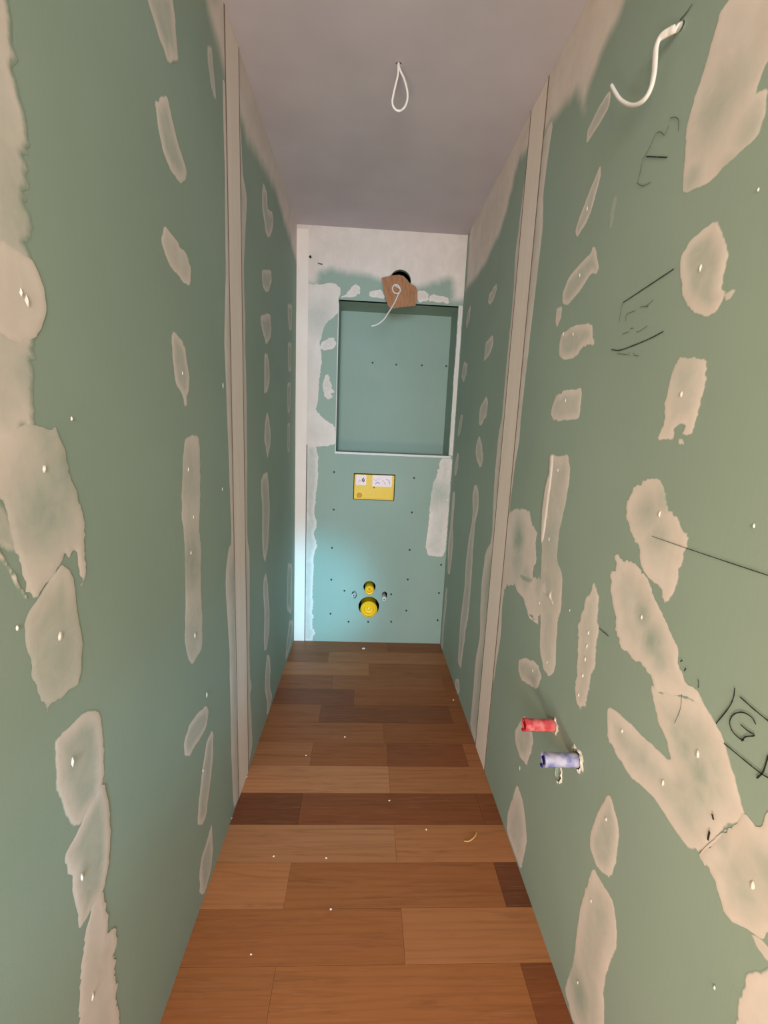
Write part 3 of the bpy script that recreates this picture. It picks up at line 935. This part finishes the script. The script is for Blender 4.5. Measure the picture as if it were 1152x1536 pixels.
# dark screws of the end wall
SCR = [('B2', q) for q in ((292, 245), (724, 277), (290, 448), (712, 463), (281, 654), (700, 665), (277, 826), (690, 825), (348, 886), (600, 905), (273, 1010), (682, 993),
                           (370, 1053), (476, 1054), (600, 1053), (851, 1045), (858, 898), (870, 746))]
screw_me = None
for vw, q in SCR + [('B1', q) for q in ((500, 807), (628, 817), (766, 821), (898, 825))]:
    pl = BACK if vw == 'B2' else NBACK
    c = pl.uv(px(vw, *q))
    if screw_me is None:
        s0 = lathe('screw', [(0.0, 0.0006), (0.0018, 0.0006), (0.0022, 0.0014), (0.0058, 0.0016), (0.0058, 0.0)], (0, 0, 0), (0, -1, 0), M_SCREW, wall_back, 14)
        screw_me = s0.data
        s0.location = pl.P(c[0], c[1], 0)
    else:
        s = link('screw', screw_me, None, wall_back)
        s.location = pl.P(c[0], c[1], 0)


# pencil marks of the right wall -----------------------------------------
def stroke(view, pts, w=0.0014, pl=RIGHT, parent=None, h=0.0022, mat=None):
    q = catmull([Vector((*pl.uv(px(view, *p)), 0)) for p in pts], 6)
    bm = bmesh.new()
    prev = None
    for i, p in enumerate(q):
        t = (q[min(i + 1, len(q) - 1)] - q[max(i - 1, 0)]).normalized()
        n = Vector((-t.y, t.x, 0)) * w * 0.5 * random.uniform(.8, 1.15)
        cur = [bm.verts.new(pl.P((p + n).x, (p + n).y, h)), bm.verts.new(pl.P((p - n).x, (p - n).y, h))]
        if prev:
            bm.faces.new([prev[0], cur[0], cur[1], prev[1]])
        prev = cur
    return from_bm('pencil_mark', bm, mat or M_PEN, parent or wall_right)


for pts in ([(935, 1060), (925, 1130), (890, 1200), (805, 1305)], [(970, 1120), (1060, 1200), (1152, 1275), (1200, 1310)],
            [(1080, 1310), (1050, 1260), (990, 1228), (930, 1240), (900, 1290), (915, 1350), (960, 1400), (1000, 1420)],
            [(975, 1310), (1020, 1350), (1070, 1385), (1010, 1395), (980, 1425)]):
    stroke('N4', pts, 0.0018)
stroke('N5', [(860, 525), (1000, 640), (1120, 735), (1185, 770)], 0.0018)
stroke('N5', [(1165, 610), (1130, 720), (1085, 765)], 0.0022)
stroke('C7', [(765, 685), (880, 725)], 0.0011, mat=M_PEN2)
stroke('C7', [(880, 725), (1000, 765), (1152, 815), (1230, 840)], 0.0013)
stroke('N4', [(0, 650), (65, 705)], 0.0018)
stroke('N4', [(600, 925), (585, 945)], 0.0018)
stroke('N4', [(680, 1000), (686, 1030), (682, 1060)], 0.0012)
stroke('N5', [(570, 190), (560, 290), (520, 390)], 0.0009, mat=M_PEN2)
for pts in ([(865, 335), (600, 510), (280, 720)], [(140, 1262), (240, 1270), (400, 1215), (580, 1140), (745, 1055)]):
    stroke('G', pts, 0.0020)
for pts in ([(280, 720), (255, 800), (235, 950)], [(310, 890), (330, 850), (420, 815)], [(475, 770), (570, 765)], [(540, 770), (630, 690)], [(310, 880), (310, 940)],
            [(270, 1085), (340, 1060)], [(360, 1020), (400, 1015)], [(430, 1060), (470, 1050), (560, 990)], [(210, 1310), (330, 1320)], [(345, 1290), (350, 1340)],
            [(400, 1300), (410, 1330), (460, 1335)], [(485, 1285), (495, 1275)]):
    stroke('G', pts, 0.0012, mat=M_PEN2)
for pts in ([(325, 1073), (400, 1077), (470, 1080)], [(555, 140), (600, 90), (640, 30)]):
    stroke('A', pts, 0.0020)
for pts in ([(260, 1255), (300, 1275), (355, 1250)], [(390, 915), (420, 905), (450, 930)], [(385, 925), (350, 1010), (300, 1100), (280, 1200), (262, 1255)],
            [(490, 810), (525, 805), (548, 830), (545, 900)], [(480, 860), (455, 925)]):
    stroke('A', pts, 0.0013, mat=M_PEN2)
stroke('N4', [(560, 880), (575, 870)], 0.002)
stroke('N5', [(785, 1010), (795, 1050)], 0.0036, h=.0036)
stroke('N5', [(768, 1128), (755, 1190)], 0.0034, h=.0036)

stroke('B1', [(160, 230), (168, 242)], 0.012, BACK, wall_back)
stroke('B1', [(205, 270), (230, 277)], 0.006, BACK, wall_back, mat=M_PEN2)

# ------------------------------------------------------------------ cistern cover on the end wall
def empty(name, loc):
    o = bpy.data.objects.new(name, None)
    COL.objects.link(o)
    o.location = loc
    o.empty_display_size = 0.05
    bpy.context.view_layer.update()
    return o


def adopt(o, parent):
    o.parent = parent
    o.matrix_parent_inverse = Matrix.Translation(-Vector(parent.location))
    return o


cov_e = empty('cistern_cover', (0.004, D, BOXR[1]))
tag(cov_e, 'yellow cistern access cover with white pictogram labels above the drain', 'cover')
b_ = box('cover_body', (BOXR[0], D - 0.012, BOXR[1]), (BOXR[2], D + 0.02, BOXR[3]), M_YEL, None, 0.003)
adopt(b_, cov_e)
# raised rim on the right and the lower edge
for lo, hi in (((BOXR[2] - 0.009, D - 0.014, BOXR[1] + 0.002), (BOXR[2] - 0.006, D - 0.011, BOXR[3] - 0.002)),
               ((BOXR[0] + 0.003, D - 0.014, BOXR[1] + 0.008), (BOXR[2] - 0.008, D - 0.011, BOXR[1] + 0.011))):
    adopt(box('cover_rib', lo, hi, M_YEL, None, 0.0008), cov_e)


def ypl(x, y):
    return BACK.uv(px('Y', x, y))


def label_part(x0, y0, x1, y1):
    a, b = ypl(x0, y1), ypl(x1, y0)
    o = box('pictogram_label', (a[0], D - 0.0128, a[1]), (b[0], D - 0.0115, b[1]), M_LAB, None)
    o['label'] = 'white printed pictogram label'
    return adopt(o, cov_e)


def print_mark(lab, pts, mat, w):
    q = catmull([Vector((*ypl(*p), 0)) for p in pts], 6)
    bm = bmesh.new()
    prev = None
    for i, p in enumerate(q):
        t = (q[min(i + 1, len(q) - 1)] - q[max(i - 1, 0)]).normalized()
        n = Vector((-t.y, t.x, 0)) * w * 0.5
        cur = [bm.verts.new((p.x + n.x, D - 0.0132, p.y + n.y)), bm.verts.new((p.x - n.x, D - 0.0132, p.y - n.y))]
        if prev:
            bm.faces.new([prev[0], cur[0], cur[1], prev[1]])
        prev = cur
    o = from_bm('printed_mark', bm, mat)
    o.parent = lab


la = label_part(252, 232, 415, 385)
lb = label_part(505, 245, 818, 408)
print_mark(la, [(375, 278), (350, 310), (372, 335), (382, 300)], M_PDK, 0.006)
print_mark(la, [(285, 355), (310, 310), (335, 345)], M_PPK, 0.003)
print_mark(lb, [(530, 290), (560, 320), (600, 290), (640, 300)], M_PPK, 0.0022)
print_mark(lb, [(555, 375), (590, 345), (620, 375)], M_PBL, 0.006)
print_mark(lb, [(660, 310), (690, 340), (710, 370)], M_PPK, 0.0025)
print_mark(lb, [(715, 300), (760, 315), (780, 355)], M_PBL, 0.003)
print_mark(lb, [(700, 365), (712, 375)], M_PDK, 0.003)
print_mark(lb, [(765, 330), (778, 380)], M_PPK, 0.003)
c = ypl(305, 548)
k_ = lathe('round_button', [(0, 0.003), (0.011, 0.003), (0.013, 0.001), (0.015, 0.0)], (c[0], D - 0.012, c[1]), (0, -1, 0), M_PAMB, None, 24)
adopt(k_, cov_e)
c = ypl(535, 428)
adopt(lathe('latch_hole', [(0, 0.0006), (0.004, 0.0006), (0.0045, 0.0)], (c[0], D - 0.012, c[1]), (0, -1, 0), M_PDK, None, 14), cov_e)


# ------------------------------------------------------------------ drain, inlet, fixing sleeves
def capped_pipe(name, c, r, out, label, knob):
    e = empty(name, (c[0], D, c[1]))
    tag(e, label, 'pipe')
    adopt(lathe('pipe_sleeve', [(r * 0.93, -0.16), (r * 0.93, out * 0.5), (r, out * 0.5), (r * 1.02, out * 0.9), (r * 0.97, out), (r * 0.90, out),
                               (r * 0.90, out * 0.6), (r * 0.88, -0.1)], (c[0], D, c[1]), (0, -1, 0), M_AMB, None, 40), e)
    adopt(lathe('cap', [(r * 0.90, out * 0.75), (r * 0.84, out * 0.92), (r * 0.62, out * 0.90), (r * 0.52, out * 0.62), (r * 0.30, out * 0.58), (r * 0.24, out * knob),
                        (r * 0.14, out * (knob + 0.06)), (0, out * (knob + 0.06))], (c[0], D, c[1]), (0, -1, 0), M_AMB, None, 40), e)
    return e


capped_pipe('drain_pipe', (DRAIN[0], DRAIN[1] - 0.006), 0.050, 0.034, 'large yellow capped toilet drain stub low on the end wall', 0.85)
capped_pipe('flush_pipe', (INLET[0], INLET[1] - 0.003), 0.0275, 0.056, 'small yellow capped flush pipe stub above the larger drain', 0.95)
e = empty('fixing_rod', (RODL[0], D, RODL[1]))
tag(e, 'bare grey steel fixing rod in a hole beside the flush pipe', 'rod')
adopt(lathe('threaded_rod', [(0.0055, -0.15)] + [(0.0055 if i % 2 else 0.0065, -0.02 + 0.003 * i) for i in range(18)] + [(0.0, 0.034)],
            (RODL[0] + .002, D, RODL[1]), (0, -1, 0), M_STEEL, None, 16), e)
adopt(lathe('sleeve', [(0.0085, -0.05), (0.0125, -0.05), (0.0125, 0.012), (0.010, 0.014), (0.0085, 0.012), (0.0085, -0.05)], (RODL[0] - .001, D, RODL[1] - .002), (-.15, -1, -.05),
            M_WPL, None, 20), e)
e = empty('fixing_sleeve', (RODR[0], D, RODR[1]))
tag(e, 'white plastic sleeve over a fixing rod beside the drain', 'sleeve')
adopt(lathe('sleeve', [(0.0115, -0.15), (0.0115, 0.028), (0.0125, 0.030), (0.0125, 0.046), (0.010, 0.050), (0.006, 0.050), (0.006, 0.02), (0, 0.02)],
            (RODR[0] - .002, D, RODR[1] - .001), (0, -1, -.06), M_WPL, None, 20), e)
adopt(lathe('threaded_rod', [(0.005, -0.02), (0.005, 0.054), (0.004, 0.056), (0, 0.056)], (RODR[0] - .002, D, RODR[1] - .001), (0, -1, -.06), M_STEEL, None, 14), e)


# ------------------------------------------------------------------ water pipe test plugs on the right wall
def plug(name, c, mat, deep, label, r=0.0155):
    e = empty(name, (XR, c[0], c[1]))
    tag(e, label, 'pipe plug', 'pipe test plugs')
    L = 0.079
    ax = (-1, 0, 0.02)
    base = (XR, c[0], c[1])
    adopt(lathe('plug_body', [(r * 0.92, -0.05), (r * 0.92, 0.0), (r, 0.002), (r, 0.012), (r * 0.96, 0.014), (r * 0.96, L - 0.010), (r * 1.03, L - 0.008), (r * 1.03, L),
                              (r * 0.72, L), (r * 0.70, L - 0.018), (0, L - 0.018)], base, ax, mat, None, 28), e)
    # inner cross web and side ribs
    bm = bmesh.new()
    box_bm(bm, (XR - L + 0.001, c[0] - r * 0.72, c[1] - 0.0022), (XR - L + 0.018, c[0] + r * 0.72, c[1] + 0.0022))
    box_bm(bm, (XR - L + 0.001, c[0] - 0.0022, c[1] - r * 0.72), (XR - L + 0.018, c[0] + 0.0022, c[1] + r * 0.72))
    adopt(from_bm('key_web', bm, deep), e)
    for s in (-1,):
        adopt(box('grip_rib', (XR - L - 0.004, c[0] - 0.004, c[1] + s * r * 0.86 - 0.0025), (XR - 0.012, c[0] + 0.004, c[1] + s * r * 0.86 + 0.0035), deep, None, 0.001), e)
    return e


plug('pipe_plug', RED, M_RED, M_RED2, 'red dusty plastic pipe plug sticking out of the green wall')
plug('pipe_plug', BLUE, M_BLUE, M_BLUE2, 'blue dusty plastic pipe plug sticking out of the green wall')


def torn_ring(c, r0, r1, n=22, ry=1.0):
    bm = bmesh.new()
    a, b = [], []
    for i in range(n):
        t = 2 * math.pi * i / n
        ro = r1 * random.uniform(.8, 1.25)
        a.append(bm.verts.new(RIGHT.P(c[0] + r0 * math.cos(t), c[1] + r0 * ry * math.sin(t), 0.0030 * random.uniform(.5, 1.6))))
        b.append(bm.verts.new(RIGHT.P(c[0] + ro * math.cos(t), c[1] + ro * ry * math.sin(t), 0.0006)))
    for i in range(n):
        bm.faces.new([a[i], a[(i + 1) % n], b[(i + 1) % n], b[i]])
    o = from_bm('torn_edge', bm, M_TORN, wall_right)
    o['label'] = 'torn paper edge around a drilled hole'


torn_ring((BLUE[0], BLUE[1] + .004), .021, .026)
torn_ring(RIGHT.uv((839, 1161)), .0142, .0180, 18, 1.42)
torn_ring(RED, .0172, .0195)

# ------------------------------------------------------------------ cables
# ceiling lamp cable: a loop hanging out of the ceiling hole
yy = ch[1]
lp = [(598, 93), (597.5, 100), (597, 112), (594, 125), (590.5, 140), (588.5, 152), (590, 160), (594, 165), (599, 166.5), (604, 164), (609, 157),
      (611.5, 145), (610, 132), (606, 118), (600.5, 106), (598.5, 98), (598.6, 93)]
pts = [Vector(unproj(q, 1, yy + (0.004 if i > 8 else 0.0))) for i, q in enumerate(lp)]
pts[0].z = pts[-1].z = H + 0.03
tag(tube('lamp_cable', catmull(pts, 8), 0.0031, M_CABLE, None, 10), 'white cable looped out of a hole in the ceiling', 'cable')

# flat cable hanging from the right wall
cw = [((1026, 38), -0.02), ((1016, 42), 0.010), ((1003, 48), 0.018), ((990, 57), 0.024), ((984, 72), 0.026), ((982.5, 90), 0.027), ((981, 110), 0.028), ((976, 133), 0.030),
      ((967, 149), 0.033), ((955, 157), 0.036), ((943, 157), 0.038), ((931, 150), 0.040), ((923, 139), 0.041), ((917, 128), 0.040)]
pts = [Vector(unproj(q, 0, XR - h)) for q, h in cw]
tag(tube('wall_cable', catmull(pts, 8), lambda f: 0.0034, M_CABLE, None, 14, flat=lambda f: 0.0066 - 0.0030 * min(1, max(0, (f - .5) / .2)), axis=(1, 0, 0)),
    'white flat cable curling out of the right wall near the ceiling', 'cable')

# cardboard piece hanging over the round hole above the niche, with its cable
cpl = [(430, 230), (545, 200), (640, 190), (700, 205), (748, 255), (775, 300), (815, 325), (850, 352), (864, 420), (858, 500), (835, 606), (680, 626), (530, 652), (498, 600),
       (460, 430)]


def tilt(q):          # leans out from the wall towards its lower edge
    u, v = BACK.uv(px('K', *q))
    return Vector((u, D - 0.010 - max(0.0, 0.38 * (2.085 - v)), v))


front = [tilt(q) for q in cpl]
n = len(front)
bm = bmesh.new()
nn = Vector((0, 0.93, 0.36)) * 0.0035
a = [bm.verts.new(q) for q in front]
b = [bm.verts.new(q + nn) for q in front]
bm.faces.new(a)
bm.faces.new(b[::-1])
for i in range(n):
    bm.faces.new([a[i], b[i], b[(i + 1) % n], a[(i + 1) % n]])
tag(from_bm('cardboard_piece', bm, M_CARD), 'torn brown cardboard piece over the round hole above the niche', 'cardboard')
kp = [(690, 300), (620, 335), (575, 345), (558, 385), (575, 430), (610, 448), (645, 430), (660, 395), (640, 345), (605, 325), (590, 330)]
ring = [(600, 328), (572, 345), (560, 385), (572, 428), (602, 448), (635, 440), (655, 405), (645, 360), (620, 332), (603, 330), (600, 345), (640, 380), (655, 415), (622, 480),
        (590, 560), (548, 640), (500, 720), (455, 795), (400, 850), (350, 880), (302, 893)]


def cab(i, q):
    t = tilt(q)
    t.y -= 0.006 + (0.006 if i > 10 else 0) + max(0, i - 14) * 0.002
    if i > 15:
        t.y = min(t.y, D - 0.05)
    return t


pts = [cab(i, q) for i, q in enumerate(ring)]
pts = [Vector((pts[0].x, D + 0.03, pts[0].z + 0.01))] + pts
tag(tube('niche_cable', catmull(pts, 6), 0.0034, M_CABLE, None, 10), 'thin white cable curled through the cardboard and hanging into the niche', 'cable')

# ------------------------------------------------------------------ debris on the floor
p0 = [unproj(px('W', *q), 2, 0.004) for q in ((857, 578), (868, 581), (880, 575), (888, 564), (890, 554))]
pts = catmull([Vector(q) for q in p0], 6)
for i, q in enumerate(pts):
    q.z = 0.0035 + 0.004 * math.sin(math.pi * i / (len(pts) - 1))
tag(tube('wood_shaving', pts, 0.0011, M_SHAV, None, 8, flat=0.0024, axis=(0, 0, 1)), 'pale curled wood shaving lying on the brown floor', 'shaving')


def crumb(view, x, y, r, label, group=None, mat=M_DOT):
    c = unproj(px(view, x, y), 2, 0.0)
    bm = bmesh.new()
    bmesh.ops.create_icosphere(bm, subdivisions=1, radius=1)
    for v in bm.verts:
        v.co = Vector((v.co.x * r * random.uniform(.8, 1.4), v.co.y * r * random.uniform(.7, 1.2), max(v.co.z, -0.4) * r * 0.6 + r * 0.24))
    o = from_bm('plaster_crumb', bm, mat)
    o.location = (c[0], c[1], 0.0)
    tag(o, label, 'crumb', group)


crumb('W', 585, 60, 0.010, 'largest white plaster crumb on the floor just before the end wall')
for x, y, r in ((535, 298, .004), (485, 625, .003), (343, 620, .003), (497, 763, .003), (282, 885, .0025), (828, 198, .004), (655, 470, .003), (755, 548, .003),
                (270, 406, .003), (228, 517, .004), (430, 348, .003)):
    crumb('W', x, y, r, 'tiny white plaster crumb lying out on the floor planks', 'plaster crumbs on the floor')
